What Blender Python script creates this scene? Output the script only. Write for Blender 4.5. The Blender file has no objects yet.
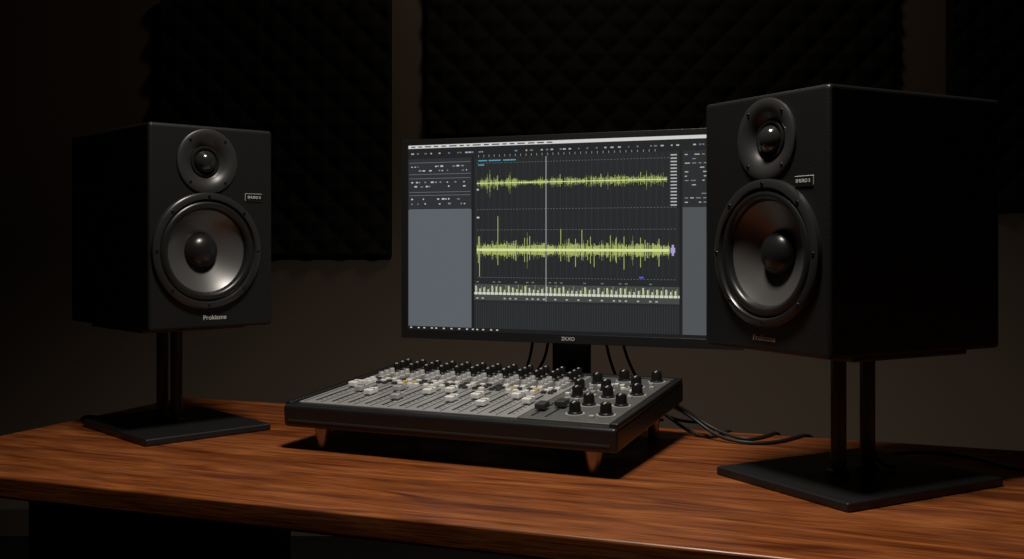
import bpy, bmesh, math, random
from mathutils import Vector, Matrix
random.seed(7)
scene = bpy.context.scene
try:
    scene.view_settings.view_transform = 'Standard'
except Exception:
    pass

def lin(c):
    return tuple(((v/255)/12.92 if v/255 <= 0.04045 else ((v/255+0.055)/1.055)**2.4) for v in c)

# ---------------------------------------------------------------- materials
def mat(name, rgb, rough=0.5, metal=0.0, emit=None, estr=1.0, bump=None, coat=0.0, spec=0.5):
    m = bpy.data.materials.new(name); m.use_nodes = True
    nt = m.node_tree; b = nt.nodes['Principled BSDF']
    b.inputs['Base Color'].default_value = (*rgb, 1)
    b.inputs['Roughness'].default_value = rough
    b.inputs['Metallic'].default_value = metal
    b.inputs['Specular IOR Level'].default_value = spec
    b.inputs['Coat Weight'].default_value = coat
    if emit:
        b.inputs['Emission Color'].default_value = (*emit, 1)
        b.inputs['Emission Strength'].default_value = estr
    if bump:
        tc = nt.nodes.new('ShaderNodeTexCoord'); n = nt.nodes.new('ShaderNodeTexNoise')
        n.inputs['Scale'].default_value = bump[0]; n.inputs['Detail'].default_value = 3
        bp = nt.nodes.new('ShaderNodeBump'); bp.inputs['Strength'].default_value = bump[1]
        bp.inputs['Distance'].default_value = bump[2]
        nt.links.new(tc.outputs['Object'], n.inputs['Vector'])
        nt.links.new(n.outputs['Fac'], bp.inputs['Height'])
        nt.links.new(bp.outputs['Normal'], b.inputs['Normal'])
    return m

M_vinyl = mat('black_vinyl', (0.0085,0.009,0.0095), 0.42, bump=(420,0.35,0.001), spec=0.4)
M_side  = mat('cabinet_black', (0.005,0.005,0.0052), 0.55, bump=(300,0.3,0.001), spec=0.2)
M_ring  = mat('driver_ring', (0.03,0.03,0.031), 0.26, metal=0.3)
M_plate = mat('tweeter_plate', (0.045,0.045,0.047), 0.38, metal=0.4)
M_rubber= mat('rubber', (0.012,0.012,0.012), 0.32)
M_cone  = mat('cone', (0.15,0.15,0.152), 0.38, metal=0.65)
M_cap   = mat('dust_cap', (0.012,0.012,0.012), 0.28)
M_dome  = mat('tweeter_dome', (0.02,0.02,0.02), 0.16, coat=0.6)
M_screw = mat('screw', (0.12,0.12,0.12), 0.3, metal=1)
M_text  = mat('label_print', (0.62,0.62,0.62), 0.5)
M_badge = mat('badge', (0.01,0.01,0.01), 0.25)
M_metal = mat('stand_metal', (0.012,0.012,0.013), 0.38, bump=(200,0.1,0.0005))
M_cable = mat('cable_black', (0.01,0.01,0.01), 0.5)
M_plast = mat('black_plastic', (0.013,0.013,0.014), 0.33, bump=(500,0.15,0.0005))
M_panel = mat('mixer_panel', (0.44,0.445,0.45), 0.38, metal=0.4)
M_dark  = mat('mixer_dark', (0.035,0.035,0.037), 0.45)
M_white = mat('fader_white', (0.82,0.82,0.80), 0.4)
M_grey  = mat('fader_grey', (0.48,0.48,0.48), 0.35, metal=0.2)
M_yel   = mat('button_amber', (0.65,0.45,0.14), 0.4)
M_knob  = mat('knob_black', (0.010,0.010,0.010), 0.3)
M_foot  = mat('foot_metal', (0.36,0.29,0.24), 0.32, metal=0.8)
M_foam  = mat('foam', (0.023,0.022,0.020), 0.85, bump=(150,0.3,0.001), spec=0.1)
M_ped   = mat('pedestal_wood', (0.035,0.014,0.007), 0.5, bump=(60,0.2,0.001))
M_trim  = mat('trim_paint', (0.10,0.08,0.062), 0.5)

def wood():
    m = bpy.data.materials.new('desk_wood'); m.use_nodes = True
    nt = m.node_tree; L = nt.links; N = nt.nodes; b = N['Principled BSDF']
    tc = N.new('ShaderNodeTexCoord')
    mp = N.new('ShaderNodeMapping'); mp.inputs['Scale'].default_value = (1.3, 10, 10)
    n1 = N.new('ShaderNodeTexNoise'); n1.inputs['Scale'].default_value = 2.4; n1.inputs['Detail'].default_value = 9; n1.inputs['Distortion'].default_value = 1.6
    mp2 = N.new('ShaderNodeMapping'); mp2.inputs['Scale'].default_value = (7, 150, 150)
    n2 = N.new('ShaderNodeTexNoise'); n2.inputs['Scale'].default_value = 2; n2.inputs['Detail'].default_value = 4
    L.new(tc.outputs['Object'], mp.inputs[0]); L.new(mp.outputs[0], n1.inputs['Vector'])
    L.new(tc.outputs['Object'], mp2.inputs[0]); L.new(mp2.outputs[0], n2.inputs['Vector'])
    r = N.new('ShaderNodeValToRGB'); e = r.color_ramp.elements
    e[0].position = 0.32; e[0].color = (0.095,0.020,0.005,1)
    e[1].position = 0.70; e[1].color = (0.37,0.120,0.033,1)
    k = r.color_ramp.elements.new(0.5); k.color = (0.235,0.064,0.016,1)
    L.new(n1.outputs['Fac'], r.inputs[0])
    mx = N.new('ShaderNodeMix'); mx.data_type = 'RGBA'; mx.blend_type = 'MULTIPLY'; mx.inputs['Factor'].default_value = 0.65
    r2 = N.new('ShaderNodeValToRGB'); r2.color_ramp.elements[0].position = 0.38; r2.color_ramp.elements[0].color = (0.34,0.28,0.24,1); r2.color_ramp.elements[1].position = 0.54
    L.new(n2.outputs['Fac'], r2.inputs[0]); L.new(r.outputs[0], mx.inputs['A']); L.new(r2.outputs[0], mx.inputs['B'])
    L.new(mx.outputs['Result'], b.inputs['Base Color'])
    # wear: roughness variation
    n3 = N.new('ShaderNodeTexNoise'); n3.inputs['Scale'].default_value = 9; n3.inputs['Detail'].default_value = 6
    L.new(tc.outputs['Object'], n3.inputs['Vector'])
    mr = N.new('ShaderNodeMapRange'); mr.inputs['From Min'].default_value=0.35; mr.inputs['From Max'].default_value=0.65
    mr.inputs['To Min'].default_value=0.30; mr.inputs['To Max'].default_value=0.50
    L.new(n3.outputs['Fac'], mr.inputs['Value']); L.new(mr.outputs['Result'], b.inputs['Roughness'])
    b.inputs['Specular IOR Level'].default_value = 0.45
    bp = N.new('ShaderNodeBump'); bp.inputs['Strength'].default_value = 0.18; bp.inputs['Distance'].default_value = 0.001
    L.new(n2.outputs['Fac'], bp.inputs['Height']); L.new(bp.outputs['Normal'], b.inputs['Normal'])
    return m
M_wood = wood()
M_wall = mat('wall_paint', (0.225,0.172,0.132), 0.8, bump=(90,0.15,0.002), spec=0.2)
M_floor = mat('floor_carpet', (0.012,0.009,0.0075), 0.85, bump=(200,0.5,0.003), spec=0.2)
M_ceil = mat('ceiling_paint', (0.10,0.09,0.08), 0.9)

# ---------------------------------------------------------------- helpers
def empty(name, loc=(0,0,0), rz=0, parent=None, rx=0):
    o = bpy.data.objects.new(name, None); o.location = loc; o.rotation_euler = (rx,0,rz)
    o.empty_display_size = 0.05
    bpy.context.collection.objects.link(o)
    if parent: o.parent = parent
    return o

def add(name, me, m, parent=None, loc=(0,0,0), rot=(0,0,0), smooth=False, bevel=0, seg=3):
    if m: me.materials.append(m)
    o = bpy.data.objects.new(name, me); o.location = loc; o.rotation_euler = rot
    bpy.context.collection.objects.link(o)
    if parent: o.parent = parent
    if smooth:
        for p in me.polygons: p.use_smooth = True
    if bevel:
        md = o.modifiers.new('bev','BEVEL'); md.width = bevel; md.segments = seg; md.limit_method = 'ANGLE'
        if not smooth:
            for p in me.polygons: p.use_smooth = True
            wn = o.modifiers.new('wn','WEIGHTED_NORMAL'); wn.keep_sharp = False
    return o

CF = [(0,3,2,1),(4,5,6,7),(0,1,5,4),(1,2,6,5),(2,3,7,6),(3,0,4,7)]
def boxes_mesh(name, L):
    vs=[]; fs=[]
    for (x0,x1,y0,y1,z0,z1) in L:
        b=len(vs)
        vs += [(x0,y0,z0),(x1,y0,z0),(x1,y1,z0),(x0,y1,z0),(x0,y0,z1),(x1,y0,z1),(x1,y1,z1),(x0,y1,z1)]
        fs += [tuple(b+i for i in f) for f in CF]
    me = bpy.data.meshes.new(name); me.from_pydata(vs,[],fs); me.update(); return me
def boxes(name, L, m, parent=None, bevel=0, **k):
    return add(name, boxes_mesh(name,L), m, parent, bevel=bevel, **k)
def box(name, b, m, parent=None, bevel=0, **k):
    return boxes(name,[b],m,parent,bevel,**k)

def lathe_data(profile, seg=64, axis='z', origin=(0,0,0)):
    vs=[]; fs=[]; n=len(profile)
    for i in range(seg):
        a = 2*math.pi*i/seg
        for r,h in profile:
            if axis=='z': p=(r*math.cos(a), r*math.sin(a), h)
            else: p=(r*math.cos(a), -h, r*math.sin(a))   # h outward along -Y
            vs.append((p[0]+origin[0],p[1]+origin[1],p[2]+origin[2]))
    for i in range(seg):
        j=(i+1)%seg
        for k in range(n-1):
            fs.append((i*n+k, j*n+k, j*n+k+1, i*n+k+1))
    return vs,fs
def lathes(name, profile, origins, m, parent=None, seg=64, axis='z', sharp=True, **k):
    V=[];F=[]
    for o in origins:
        v,f = lathe_data(profile,seg,axis,o); b=len(V); V+=v; F+=[tuple(b+i for i in q) for q in f]
    me=bpy.data.meshes.new(name); me.from_pydata(V,[],F); me.update()
    bm=bmesh.new(); bm.from_mesh(me); bmesh.ops.remove_doubles(bm,verts=bm.verts,dist=1e-6)
    bmesh.ops.recalc_face_normals(bm,faces=bm.faces)
    for e in bm.edges:
        if len(e.link_faces)==2 and e.calc_face_angle(0)>math.radians(35): e.smooth=False
    bm.to_mesh(me); bm.free()
    return add(name,me,m,parent,smooth=True,**k)

def cable(name, pts, r=0.003, parent=None, m=None):
    c = bpy.data.curves.new(name,'CURVE'); c.dimensions='3D'; c.bevel_depth=r; c.bevel_resolution=3; c.resolution_u=10
    s=c.splines.new('NURBS'); s.points.add(len(pts)-1)
    for p,q in zip(s.points,pts): p.co=(*q,1)
    s.use_endpoint_u=True; s.order_u=4 if len(pts)>3 else 3
    o=bpy.data.objects.new(name,c); bpy.context.collection.objects.link(o)
    c.materials.append(m or M_cable)
    if parent: o.parent=parent
    return o

def text(name, s, size, loc, m, parent, rot=(math.pi/2,0,0)):
    c=bpy.data.curves.new(name,'FONT'); c.body=s; c.size=size; c.extrude=0.0001; c.offset=0.00005; c.align_x='CENTER'; c.align_y='CENTER'
    o=bpy.data.objects.new(name,c); o.location=loc; o.rotation_euler=rot; c.materials.append(m)
    bpy.context.collection.objects.link(o); o.parent=parent; return o

# ---------------------------------------------------------------- room
box('floor',(-2.8,3.0,-1.6,4.0,-0.1,0),M_floor)
box('ceiling',(-2.8,3.0,-1.6,4.0,2.8,2.9),M_ceil)
box('wall_back',(-2.8,3.0,3.9,4.0,0,2.8),M_wall)
box('wall_left',(-2.9,-2.8,-1.6,4.0,0,2.8),M_wall)
box('wall_right',(3.0,3.1,-1.6,4.0,0,2.8),M_wall)
box('wall_front',(-2.8,3.0,-1.7,-1.6,0,2.8),M_wall)
box('baseboard_back',(-2.8,3.0,3.882,3.9,0,0.10),M_trim,bevel=0.004)
box('baseboard_left',(-2.8,-2.782,-1.6,3.88,0,0.10),M_trim,bevel=0.004)

# acoustic panels: foam slab with a diagonal quilted lattice
def foam(x0,x1,z0,z1):
    e = empty('acoustic_foam_panel',(x0,3.9,z0))
    w=x1-x0;h=z1-z0; st=0.0075; nx=int(w/st); nz=int(h/st)
    vs=[];fs=[]
    tri=lambda t: abs((t%1.0)*2-1)
    for j in range(nz+1):
        for i in range(nx+1):
            x=w*i/nx; z=h*j/nz
            a=tri((x+z)/0.12); b=tri((x-z)/0.12)
            m_=min(1-a,1-b)
            d=0.032+0.024*min(1,m_/0.75)**0.8
            if i in(0,nx) or j in(0,nz): d=0.031
            vs.append((x,-d,z))
    for j in range(nz):
        for i in range(nx):
            q=j*(nx+1)+i; fs.append((q,q+1,q+nx+2,q+nx+1))
    me=bpy.data.meshes.new('foam_surface'); me.from_pydata(vs,[],fs); me.update()
    add('foam_surface',me,M_foam,e,smooth=True)
    box('foam_backing',(0,w,-0.0312,-0.001,0,h),M_foam,e)
foam(-1.284,-0.4415,1.030,1.965)
foam(-0.313,1.400,1.466,2.55)
foam(1.595,2.60,1.2,2.55)

# ---------------------------------------------------------------- desk
DA=math.radians(-21)
desk = empty('desk',(-0.70,2.257,0),DA)
box('desktop',(0,2.15,-0.72,0,0.718,0.75),M_wood,desk,bevel=0.004)
box('pedestal_side',(0.263,0.62,-0.68,-0.546,0.0,0.718),M_ped,desk,bevel=0.003)
box('pedestal_center',(1.06,1.84,-0.68,-0.30,0.0,0.718),M_ped,desk,bevel=0.003)
boxes('rear_legs',[(0.05,0.11,-0.10,-0.04,0,0.718),(2.04,2.10,-0.10,-0.04,0,0.718),(2.04,2.10,-0.66,-0.60,0,0.718)],M_ped,desk,bevel=0.003)
box('apron',(0.11,2.04,-0.08,-0.06,0.64,0.718),M_ped,desk)

# ---------------------------------------------------------------- speakers
def arc(cx,cy,r,a0,a1,n):
    return [(cx+r*math.cos(math.radians(a0+(a1-a0)*i/n)), cy+r*math.sin(math.radians(a0+(a1-a0)*i/n))) for i in range(n+1)]

def speaker(loc, rz, W, D, dx, H=0.34):
    e = empty('studio_speaker', loc, rz)
    hz=H/2-0.040; tz=H/2+0.110
    me=boxes_mesh('cabinet',[(-W/2,W/2,-D/2,D/2,0,H)])
    cab=add('cabinet',me,M_side,e)
    b=cab.modifiers.new('b','BEVEL'); b.width=0.006; b.segments=4
    cutters=[]
    for (cz,r,dep) in ((hz,0.088,0.06),(tz,0.046,0.035)):
        v,f=lathe_data([(0,-dep),(r,-dep),(r,0.03),(0,0.03)],64,'y',(dx,-D/2,cz))
        mm=bpy.data.meshes.new('c'); mm.from_pydata(v,[],f); 
        bm=bmesh.new(); bm.from_mesh(mm); bmesh.ops.remove_doubles(bm,verts=bm.verts,dist=1e-6); bmesh.ops.recalc_face_normals(bm,faces=bm.faces); bm.to_mesh(mm); bm.free()
        co=add('cut',mm,None,e); cutters.append(co)
        md=cab.modifiers.new('x','BOOLEAN'); md.object=co; md.operation='DIFFERENCE'; md.solver='EXACT'
    bpy.context.view_layer.update()
    dg=bpy.context.evaluated_depsgraph_get()
    nm=bpy.data.meshes.new_from_object(cab.evaluated_get(dg))
    cab.modifiers.clear(); cab.data=nm
    for c in cutters: bpy.data.objects.remove(c)
    nm.materials.clear(); nm.materials.append(M_side); nm.materials.append(M_vinyl)
    for p in nm.polygons:
        p.material_index = 1 if p.normal.y<-0.5 else 0
    o=(dx,-D/2,hz)
    lathes('woofer_ring',[(0.0835,-0.004),(0.085,0.006),(0.087,0.0085),(0.0945,0.0085),(0.0975,0.0065),(0.0985,0.0)],[o],M_ring,e,96,'y')
    lathes('woofer_surround',[(0.085,0.001)]+arc(0.0775,0.000,0.0075,10,170,12)+[(0.069,-0.002)],[o],M_rubber,e,96,'y')
    lathes('woofer_cone',[(0.070,-0.002),(0.066,-0.005),(0.055,-0.0115),(0.042,-0.018),(0.028,-0.024)],[o],M_cone,e,96,'y')
    lathes('dust_cap',[(0.030,-0.024)]+[(0.029*math.cos(t),-0.022+0.020*math.sin(t)) for t in [i*math.pi/24 for i in range(13)]],[o],M_cap,e,64,'y')
    sc=[(dx+0.091*math.cos(math.radians(a)),-D/2-0.0078,hz+0.091*math.sin(math.radians(a))) for a in (45,135,225,315,0,180,90,270)]
    lathes('woofer_screws',[(0,0.0022),(0.0026,0.0018),(0.0033,0),(0.0033,-0.001)],sc,M_screw,e,16,'y')
    o=(dx,-D/2,tz)
    lathes('tweeter_waveguide',[(0.0545,0.0),(0.054,0.003),(0.052,0.0042),(0.044,0.0038),(0.036,0.001),(0.030,-0.004),(0.0245,-0.009),(0.021,-0.010)],[o],M_plate,e,96,'y')
    lathes('tweeter_surround',[(0.027,-0.007),(0.025,-0.004),(0.022,-0.004),(0.0195,-0.008)],[o],M_rubber,e,64,'y')
    lathes('tweeter_dome',[(0.0195,-0.009)]+[(0.019*math.cos(t),-0.008+0.017*math.sin(t)) for t in [i*math.pi/24 for i in range(13)]],[o],M_dome,e,64,'y')
    sc=[(dx+0.047*math.cos(math.radians(a)),-D/2-0.0038,tz+0.047*math.sin(math.radians(a))) for a in (48,132,228,312)]
    lathes('tweeter_screws',[(0,0.0018),(0.002,0.0015),(0.0026,0),(0.0026,-0.001)],sc,M_screw,e,16,'y')
    bx=0.076; bz=H/2+0.052
    box('badge_rim',(bx-0.0165,bx+0.0165,-D/2-0.0015,-D/2+0.001,bz-0.0065,bz+0.0065),M_text,e,bevel=0.003)
    box('badge',(bx-0.0161,bx+0.0161,-D/2-0.0022,-D/2+0.001,bz-0.0061,bz+0.0061),M_badge,e,bevel=0.0008)
    text('badge_text','SHURO 5',0.0062,(bx,-D/2-0.0024,bz),M_text,e)
    text('label_text','Prokissne',0.0110,(0.003,-D/2-0.0006,0.018),M_text,e)
    box('amp_plate',(-W/2+0.02,W/2-0.02,D/2-0.001,D/2+0.004,0.03,H-0.06),M_metal,e,bevel=0.001)
    return e

def stand(loc, rz, W, D, h, xoff, yoff):
    e = empty('speaker_stand', loc, rz)
    box('base_plate',(-W/2,W/2,-D/2,D/2,0.0,0.012),M_metal,e,bevel=0.003)
    box('top_plate',(-0.095+xoff,0.095+xoff,-0.10+yoff,0.115+yoff,h-0.008,h),M_metal,e,bevel=0.002)
    P=[(xoff,-0.028+yoff,0),(xoff,0.028+yoff,0)]
    lathes('posts',[(0,0.011),(0.0105,0.011),(0.0105,h-0.007),(0,h-0.007)],P,M_metal,e,32)
    lathes('post_collars',[(0.0105,0.012),(0.016,0.012),(0.016,0.016),(0.0105,0.019)],P,M_metal,e,32)
    cable('power_cable',[(0.012+xoff,0.03+yoff,h-0.010),(0.020+xoff,0.02+yoff,h-0.015),(0.024+xoff,0.01+yoff,h-0.03),(0.018+xoff,0.0+yoff,0.12),(0.02+xoff,0.004+yoff,0.06),(0.02+xoff,0.03+yoff,0.016),(0.02+xoff,0.06+yoff,0.0155)],0.0025,e)
    return e

SB=0.935
cL=(-0.616,1.906); aL=math.radians(43)
cR=(0.471,1.478); aR=math.radians(-61)
speaker((*cL,SB),aL,0.226,0.33,-0.011)
speaker((*cR,SB),aR,0.238,0.32,0.008)
def off(c,a,x,y): return (c[0]+x*math.cos(a)-y*math.sin(a), c[1]+x*math.sin(a)+y*math.cos(a))
pL=off(cL,aL,-0.004,-0.035); stand((*pL,0.75),aL,0.228,0.262,0.185,0.004,0.035)
pR=off(cR,aR,0.012,0.0); stand((*pR,0.75),aR,0.246,0.292,0.185,-0.006,0.0)

# ---------------------------------------------------------------- monitor
mon = empty('computer_monitor',(0.0906,1.913,0.75),math.radians(-21.9))
Z=0.33
box('casing',(-0.325,0.325,0.0,0.022,-0.183+Z,0.195+Z),M_plast,mon,bevel=0.003)
box('rear_shell',(-0.25,0.25,0.02,0.05,-0.12+Z,0.13+Z),M_plast,mon,bevel=0.01)
box('stand_neck',(-0.036,0.036,0.045,0.062,0.010,0.26),M_plast,mon,bevel=0.004)
box('stand_base',(-0.12,0.12,-0.01,0.17,0.0,0.011),M_plast,mon,bevel=0.004)
bz=[(-0.325,-0.311,-0.003,0.001,-0.183+Z,0.195+Z),(0.311,0.325,-0.003,0.001,-0.183+Z,0.195+Z),
    (-0.311,0.311,-0.003,0.001,0.184+Z,0.195+Z),(-0.311,0.311,-0.003,0.001,-0.183+Z,-0.166+Z)]
boxes('bezel',bz,M_plast,mon,bevel=0.0008)
text('brand_text','ZKXO',0.009,(0.012,-0.0032,-0.1745+Z),M_text,mon)
M_led=mat('led_blue',(0,0,0.1),0.3,emit=(0.1,0.15,1.0),estr=6)
lathes('power_led',[(0,0.001),(0.0018,0.001),(0.0018,0)],[(0.294,-0.003,-0.1745+Z)],M_led,mon,12,'y')
EM={}
def em(c):
    if c not in EM:
        EM[c]=mat('screen_%d_%d_%d'%c,(0.005,0.005,0.005),0.3,emit=lin(c),estr=1.0)
    return EM[c]
class Lay:
    def __init__(s): s.d={}
    def r(s,c,s0,s1,z0,z1,l=1):
        s.d.setdefault((c,l),[]).append((s0,s1,z0,z1))
    def build(s):
        for (c,l),L in s.d.items():
            vs=[];fs=[]
            y=-0.0002*l-0.0001
            for (a,b,z0,z1) in L:
                k=len(vs); vs+=[(a-0.325,y,z0+Z),(b-0.325,y,z0+Z),(b-0.325,y,z1+Z),(a-0.325,y,z1+Z)]; fs.append((k,k+1,k+2,k+3))
            me=bpy.data.meshes.new('screen_layer'); me.from_pydata(vs,[],fs); me.update()
            add('screen_layer',me,em(c),mon)
S=Lay()
S.r((58,60,64),0.014,0.636,-0.166,0.184,0)
S.r((205,206,204),0.014,0.636,0.178,0.184,1)           # menu bar
S.r((32,33,35),0.014,0.636,0.158,0.178,1)              # toolbar
# left browser panel
S.r((90,95,101),0.014,0.146,-0.160,0.158,1)
S.r((44,46,49),0.014,0.146,0.061,0.158,2)
for z in (0.061,0.088,0.094,0.120,0.128,0.150):
    S.r((105,109,113),0.016,0.144,z,z+0.0010,3)
for z in (0.142,0.134,0.112,0.104,0.080,0.071):
    x=0.02
    while x<0.135:
        w=random.uniform(0.002,0.006)
        if random.random()<0.5: S.r(random.choice([(190,190,190),(130,132,135)]),x,min(x+w,0.14),z,z+random.uniform(0.0015,0.003),3)
        x+=w+random.uniform(0.001,0.006)
x=0.02
while x<0.625:
    w=random.uniform(0.002,0.006)
    if random.random()<0.6: S.r(random.choice([(170,170,170),(110,112,116),(90,130,160)]),x,x+w,0.1665,0.169,2)
    x+=w+random.uniform(0.001,0.008)
x=0.02
while x<0.3:
    w=random.uniform(0.006,0.018); S.r((60,60,62),x,x+w,0.1798,0.1820,2); x+=w+0.006
x=0.16
while x<0.5:
    S.r((150,152,150),x,x+0.0010,0.158,0.162,2); x+=0.0105
# arrange area
S.r((36,38,40),0.150,0.540,-0.160,0.158,1)
S.r((26,27,28),0.146,0.1515,-0.160,0.158,2)
x=0.156
while x<0.538:
    S.r((50,52,54),x,x+0.0007,-0.062,0.156,2); x+=0.0118
x=0.156
while x<0.538:
    S.r((56,58,60),x,x+0.0009,-0.160,-0.112,2); x+=0.0047
for z in (0.146,0.060,0.022,-0.066):
    x=0.158
    while x<0.536:
        S.r((105,109,104),x,x+0.0030,z,z+0.0008,3); x+=0.006
for (a,b,z) in ((0.16,0.178,0.150),(0.181,0.205,0.150),(0.16,0.172,0.142),(0.21,0.235,0.150)):
    S.r((90,150,170),a,b,z,z+0.0022,3)
S.r((190,190,190),0.157,0.162,0.044,0.047,3)
S.r((190,190,190),0.157,0.161,0.096,0.099,3)
G1=(176,188,108); G2=(214,222,152); G3=(110,122,66)
# waveform 1
x=0.157
while x<0.518:
    env=0.0025+0.0025*abs(math.sin(x*61))+0.0035*random.random()**2
    if random.random()<0.07: env*=2.1
    if 0.24<x<0.30: env*=0.6
    if random.random()<.75: S.r(G1,x,x+0.0009,0.109-env*random.uniform(.6,1),0.109+env,3)
    if random.random()<.45: S.r(G3,x,x+0.0008,0.109-env*1.6,0.109+env*1.5,2)
    x+=0.0013
S.r(G2,0.157,0.518,0.1084,0.1098,4)
# waveform 2
x=0.157
while x<0.522:
    env=0.0055+0.003*abs(math.sin(x*47+1))+0.005*random.random()**2
    if random.random()<0.035: env+=random.uniform(0.006,0.016)
    if random.random()<.85: S.r(G1,x,x+0.0010,-0.0145-env,-0.0145+env,3)
    if random.random()<.3: S.r(G3,x,x+0.0008,-0.0145-env*1.6,-0.0145+env*1.5,2)
    x+=0.0013
S.r(G2,0.157,0.522,-0.0168,-0.0122,4)
for (sx,up,dn) in ((0.199,0.062,0.028),(0.162,0.025,0.05),(0.322,0.038,0.02),(0.350,0.02,0.03),(0.362,0.036,0.018),(0.262,0.025,0.018),(0.44,0.024,0.034),(0.235,0.018,0.02),(0.415,0.026,0.02),(0.385,0.012,0.03),(0.47,0.022,0.03),(0.503,0.02,0.028)):
    S.r(G1,sx,sx+0.0011,-0.0145-dn,-0.0145+up,4)
S.r((165,155,200),0.526,0.530,-0.024,-0.005,3); S.r((165,155,200),0.524,0.532,-0.019,-0.010,3)
S.r((90,90,200),0.468,0.476,-0.064,-0.061,4)
S.r((175,177,175),0.2937,0.2948,-0.108,0.156,5)   # playhead
# key strip / mini mixer
S.r((205,208,190),0.152,0.540,-0.0975,-0.0930,3)
S.r((66,69,66),0.152,0.540,-0.108,-0.078,2)
x=0.154
while x<0.536:
    S.r((190,195,170),x,x+0.0028,-0.0925,-0.0925+random.uniform(0.004,0.012),4)
    S.r((130,146,84),x+0.0035,x+0.0046,-0.0925,-0.0925+random.uniform(0.006,0.015),4)
    S.r((25,25,25),x+0.005,x+0.0062,-0.0975,-0.0930,4)
    x+=0.0082
x=0.156
while x<0.53:
    if random.random()<.7: S.r((170,172,170),x,x+0.004,-0.1055,-0.103,3)
    if random.random()<.4: S.r((110,112,110),x,x+0.005,-0.075,-0.073,3)
    x+=0.011
# right inspector
S.r((78,81,84),0.540,0.636,-0.160,0.158,1)
S.r((28,29,31),0.5395,0.545,-0.160,0.158,3)
S.r((40,42,45),0.545,0.636,0.060,0.158,2)
for k in range(12):
    z=0.150-k*0.0075
    x=0.549
    while x<0.625:
        w=random.uniform(0.003,0.009)
        if random.random()<0.55: S.r(random.choice([(170,170,170),(120,122,124)]),x,x+w,z,z+0.0018,4)
        x+=w+0.004
for k in range(16):
    z=0.150-k*0.0058
    S.r((176,178,176),0.524,0.535,z,z+0.0022,3)
S.r((24,25,27),0.014,0.636,-0.166,-0.160,3)
x=0.018
while x<0.2:
    S.r((190,190,190),x,x+0.004,-0.1640,-0.1618,4); x+=random.choice([0.009,0.012,0.016])
S.build()

for i,(x0,x1) in enumerate(((-0.075,-0.10),(-0.045,-0.16),(0.06,0.085),(0.09,0.12))):
    cable('cable_%d'%(i+1),[(x0,0.052,0.22),(x0,0.06,0.15),(x0*1.25,0.07,0.09),((x0+x1)/2*1.4,0.08,0.03),(x1*1.5,0.085,0.0035),(x1*1.9,0.10,0.0035)],0.0028,mon)

# ---------------------------------------------------------------- mixer
W=0.557; D=0.358
mix = empty('audio_mixer',(-0.3641,1.688,0.75),math.radians(-24))
tilt=math.radians(3.9)
dk = empty('deck',(0,0,0.036),0,mix,rx=tilt)
T=0.036
box('chassis',(0,W,0,D,0,T),M_plast,dk,bevel=0.006)
boxes('side_cheeks',[(0,0.012,0.008,D-0.004,T-0.004,T+0.004),(W-0.014,W,0.008,D-0.004,T-0.004,T+0.006),(0.01,W-0.012,D-0.014,D,T-0.004,T+0.005)],M_plast,dk,bevel=0.003)
M_master=mat('master_grey',(0.17,0.172,0.175), 0.40,metal=0.45)
box('face_panel',(0.018,0.398,0.020,D-0.014,T-0.002,T+0.002),M_panel,dk,bevel=0.001)
box('master_panel',(0.400,W-0.016,0.020,D-0.014,T-0.002,T+0.002),M_master,dk,bevel=0.001)
t=T+0.002
slots=[];caps={0:[],1:[],2:[]};caplines=[];btn={0:[],1:[],2:[]};kn=[];skn=[];divs=[];marks=[];bands=[]
nch=12; x0=0.026; pitch=(0.394-x0)/nch
for i in range(nch):
    cx=x0+pitch*(i+0.5)
    divs.append((cx-pitch/2-0.0008,cx-pitch/2+0.0008,0.024,D-0.02,t,t+0.0004))
    bands.append((cx-pitch/2+0.002,cx+pitch/2-0.002,0.225,D-0.018,t-0.0005,t+0.0002))
    slots.append((cx-0.0018,cx+0.0018,0.034,0.170,t,t+0.0006))
    fy=(0.15,0.12,0.10,0.14,0.08,0.13,0.15,0.09,0.12,0.075,0.14,0.11)[i]
    k=random.choice([0,0,0,1])
    caps[k].append((cx-0.007,cx+0.007,fy-0.012,fy+0.012,t+0.002,t+0.010))
    caplines.append((cx-0.0072,cx+0.0072,fy-0.001,fy+0.001,t+0.009,t+0.0104))
    for q in range(9): marks.append((cx+0.004,cx+0.0085,0.040+q*0.014,0.0408+q*0.014,t,t+0.0005))
    for r_,by in enumerate((0.186,0.201,0.216)):
        for sx in (-0.006,0.006):
            k=random.choice([0,0,0,1,1,1,2] if r_==1 else [0,0,1])
            btn[k].append((cx+sx-0.004,cx+sx+0.004,by-0.004,by+0.004,t,t+0.004))
    for ky in (0.236,0.254,0.272): skn.append((cx,ky,t))
    for ky in (0.292,0.313,0.334): kn.append((cx,ky,t))
boxes('channel_dividers',divs,M_dark,dk); boxes('fader_slots',slots,M_knob,dk); boxes('scale_marks',marks,M_dark,dk)
boxes('eq_section_bands',bands,M_master,dk)
boxes('fader_caps_white',caps[0],M_white,dk,bevel=0.0015)
boxes('fader_caps_grey',caps[1],M_grey,dk,bevel=0.0015)
boxes('fader_cap_lines',caplines,M_knob,dk)
boxes('buttons_white',btn[0],M_white,dk,bevel=0.0006)
boxes('buttons_grey',btn[1],M_dark,dk,bevel=0.0006)
boxes('buttons_amber',btn[2],M_yel,dk,bevel=0.0006)
kp=[(0.0085,0),(0.0085,0.002),(0.0064,0.004),(0.0058,0.014),(0.0047,0.0155),(0,0.0155)]
lathes('channel_knobs',kp,kn,M_knob,dk,20)
lathes('trim_knobs',[(0.0070,0),(0.0068,0.002),(0.0054,0.003),(0.0050,0.009),(0.0042,0.010),(0,0.010)],skn,M_grey,dk,20)
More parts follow.
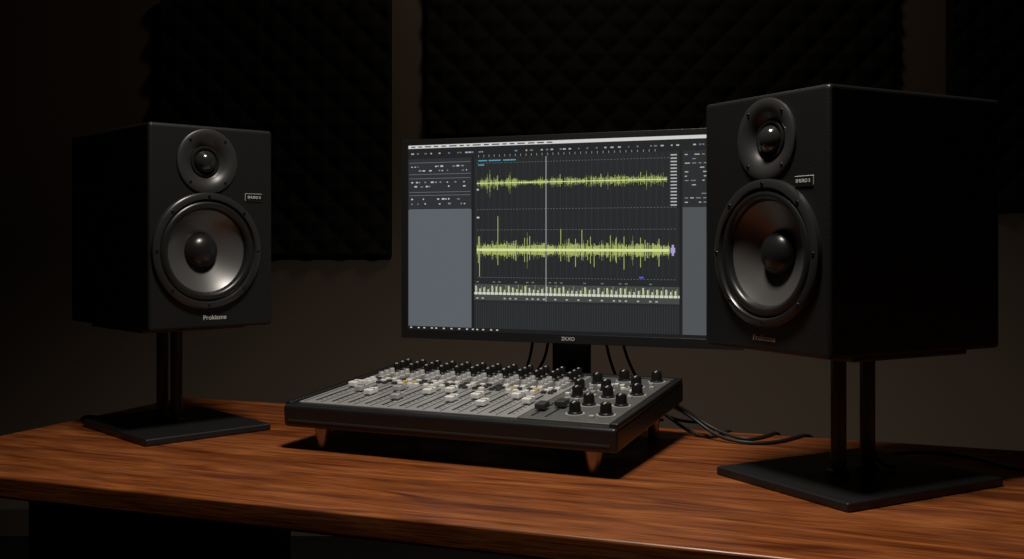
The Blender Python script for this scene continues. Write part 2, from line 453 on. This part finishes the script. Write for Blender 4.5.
boxes('knob_pointers',[(a-0.0008,a+0.0008,b-0.0058,b+0.001,c+0.0150,c+0.0161) for a,b,c in kn],M_white,dk)
boxes('trim_pointers',[(a-0.0007,a+0.0007,b-0.0047,b+0.001,c+0.0097,c+0.0104) for a,b,c in skn],M_knob,dk)
mk=[];mf=[];mc=[];mb=[[],[],[]]
for c in range(2):
    cx=0.416+c*0.022
    mf.append((cx-0.0016,cx+0.0016,0.034,0.14,t,t+0.0006)); fy=(0.075,0.10)[c]
    mc.append((cx-0.008,cx+0.008,fy-0.012,fy+0.012,t+0.003,t+0.012))
bigk=[(0.472,0.065),(0.518,0.07),(0.472,0.125),(0.520,0.135),(0.435,0.175),(0.482,0.185),(0.420,0.225),(0.462,0.235),(0.520,0.215),(0.500,0.275),(0.43,0.285),(0.465,0.320),(0.52,0.325)]
mk=[(a,b,t) for a,b in bigk]
boxes('master_fader_slots',mf,M_knob,dk); boxes('master_fader_caps',mc,M_dark,dk,bevel=0.002)
lathes('master_knobs',[(0.0115,0),(0.0115,0.0025),(0.0092,0.004),(0.0082,0.016),(0.007,0.018),(0,0.018)],mk,M_knob,dk,28)
lathes('knob_skirts',[(0.0145,0),(0.0145,0.0008),(0.0115,0.0008)],mk,M_grey,dk,28)
boxes('master_pointers',[(a-0.0009,a+0.0009,b-0.008,b+0.001,t+0.0174,t+0.0187) for a,b in bigk],M_white,dk)
for q in range(60):
    bx=random.uniform(0.41,0.53); by=random.uniform(0.04,0.33)
    if all((bx-a)**2+(by-b)**2>0.02**2 for a,b in bigk) and not(bx<0.452 and by<0.15):
        mb[random.choice([0,1])].append((bx-0.0035,bx+0.0035,by-0.0035,by+0.0035,t,t+0.003+q*0.00001))
if mb[0]: boxes('master_buttons_white',mb[0],M_white,dk,bevel=0.0006)
if mb[1]: boxes('master_buttons_grey',mb[1],M_grey,dk,bevel=0.0006)
box('front_strip',(0.01,W-0.01,-0.0012,0.002,0.010,0.013),M_dark,dk)
fp=lambda h:[(0,0),(0.0075,0),(0.008,0.002),(0.0145,h),(0,h)]
lathes('front_feet',fp(0.038),[(0.055,0.03,0),(W-0.045,0.03,0)],M_foot,mix,32)
lathes('rear_feet',fp(0.058),[(0.055,D-0.03,0),(W-0.045,D-0.03,0)],M_foot,mix,32)

zt=0.7535
c1=empty('audio_cable',(0,0,0))
cable('strand_1',[(0.265,1.79,0.805),(0.30,1.80,0.79),(0.33,1.77,zt+0.005),(0.37,1.72,zt),(0.43,1.72,zt),(0.48,1.78,zt),(0.51,1.81,zt),(0.53,1.83,0.73),(0.53,1.84,0.55)],0.003,c1)
cable('strand_2',[(0.25,1.80,0.815),(0.29,1.82,0.80),(0.33,1.82,zt+0.012),(0.37,1.77,zt),(0.40,1.75,zt),(0.44,1.80,zt),(0.46,1.83,zt),(0.475,1.855,0.73),(0.475,1.86,0.55)],0.003,c1)
cable('strand_3',[(0.22,1.83,0.81),(0.27,1.84,0.78),(0.30,1.81,zt),(0.33,1.77,zt),(0.36,1.80,zt),(0.38,1.86,zt),(0.40,1.885,0.73),(0.40,1.89,0.55)],0.003,c1)
c2=empty('speaker_cable',(0,0,0))
cable('strand',[(0.56,1.60,0.756),(0.60,1.63,zt+0.003),(0.66,1.65,zt),(0.71,1.60,zt),(0.715,1.53,zt),(0.76,1.50,zt),(0.83,1.55,zt),(0.87,1.64,zt),(0.88,1.68,0.73),(0.88,1.69,0.55)],0.003,c2)
c3=empty('speaker_cable',(0,0,0))
cable('strand',[(-0.64,1.99,0.768),(-0.67,2.03,zt+0.004),(-0.71,2.03,zt),(-0.745,1.99,zt),(-0.775,1.97,zt),(-0.80,2.00,zt),(-0.835,2.02,0.74),(-0.84,2.02,0.55)],0.003,c3)

# ---------------------------------------------------------------- lights
def spot(name, loc, radius, power, col, target, size, blend):
    l=bpy.data.lights.new(name,'SPOT'); l.shadow_soft_size=radius; l.energy=power; l.color=col
    l.spot_size=math.radians(size); l.spot_blend=blend
    o=bpy.data.objects.new(name,l); o.location=loc
    o.rotation_euler=(Vector(target)-Vector(loc)).to_track_quat('-Z','Y').to_euler()
    bpy.context.collection.objects.link(o); return o
spot('ceiling_spotlight',(-0.02,1.12,2.4),0.16,105,(1.0,0.92,0.81),(0.19,1.55,0.75),120,1.0)
def area(name, loc, size, power, col, target):
    l=bpy.data.lights.new(name,'AREA'); l.size=size; l.energy=power; l.color=col
    o=bpy.data.objects.new(name,l); o.location=loc
    o.rotation_euler=(Vector(target)-Vector(loc)).to_track_quat('-Z','Y').to_euler()
    bpy.context.collection.objects.link(o); return o
area('added_wall_fill',(0.3,2.9,2.7),0.3,1.7,(1.0,0.84,0.68),(0.2,3.9,1.2))  # unseen fill, added to lift the back wall and foam relief
w=bpy.data.worlds.new('World'); scene.world=w; w.use_nodes=True
w.node_tree.nodes['Background'].inputs[0].default_value=(0.5,0.45,0.4,1)
w.node_tree.nodes['Background'].inputs[1].default_value=0.02

# ---------------------------------------------------------------- camera
cam=bpy.data.cameras.new('Camera'); co=bpy.data.objects.new('Camera',cam)
bpy.context.collection.objects.link(co)
co.location=(0,0,1.08); co.rotation_euler=(math.pi/2,0,0)
cam.sensor_width=36; cam.lens=36*1060/1024; cam.shift_y=-37.5/1024
cam.clip_start=0.05
scene.camera=co
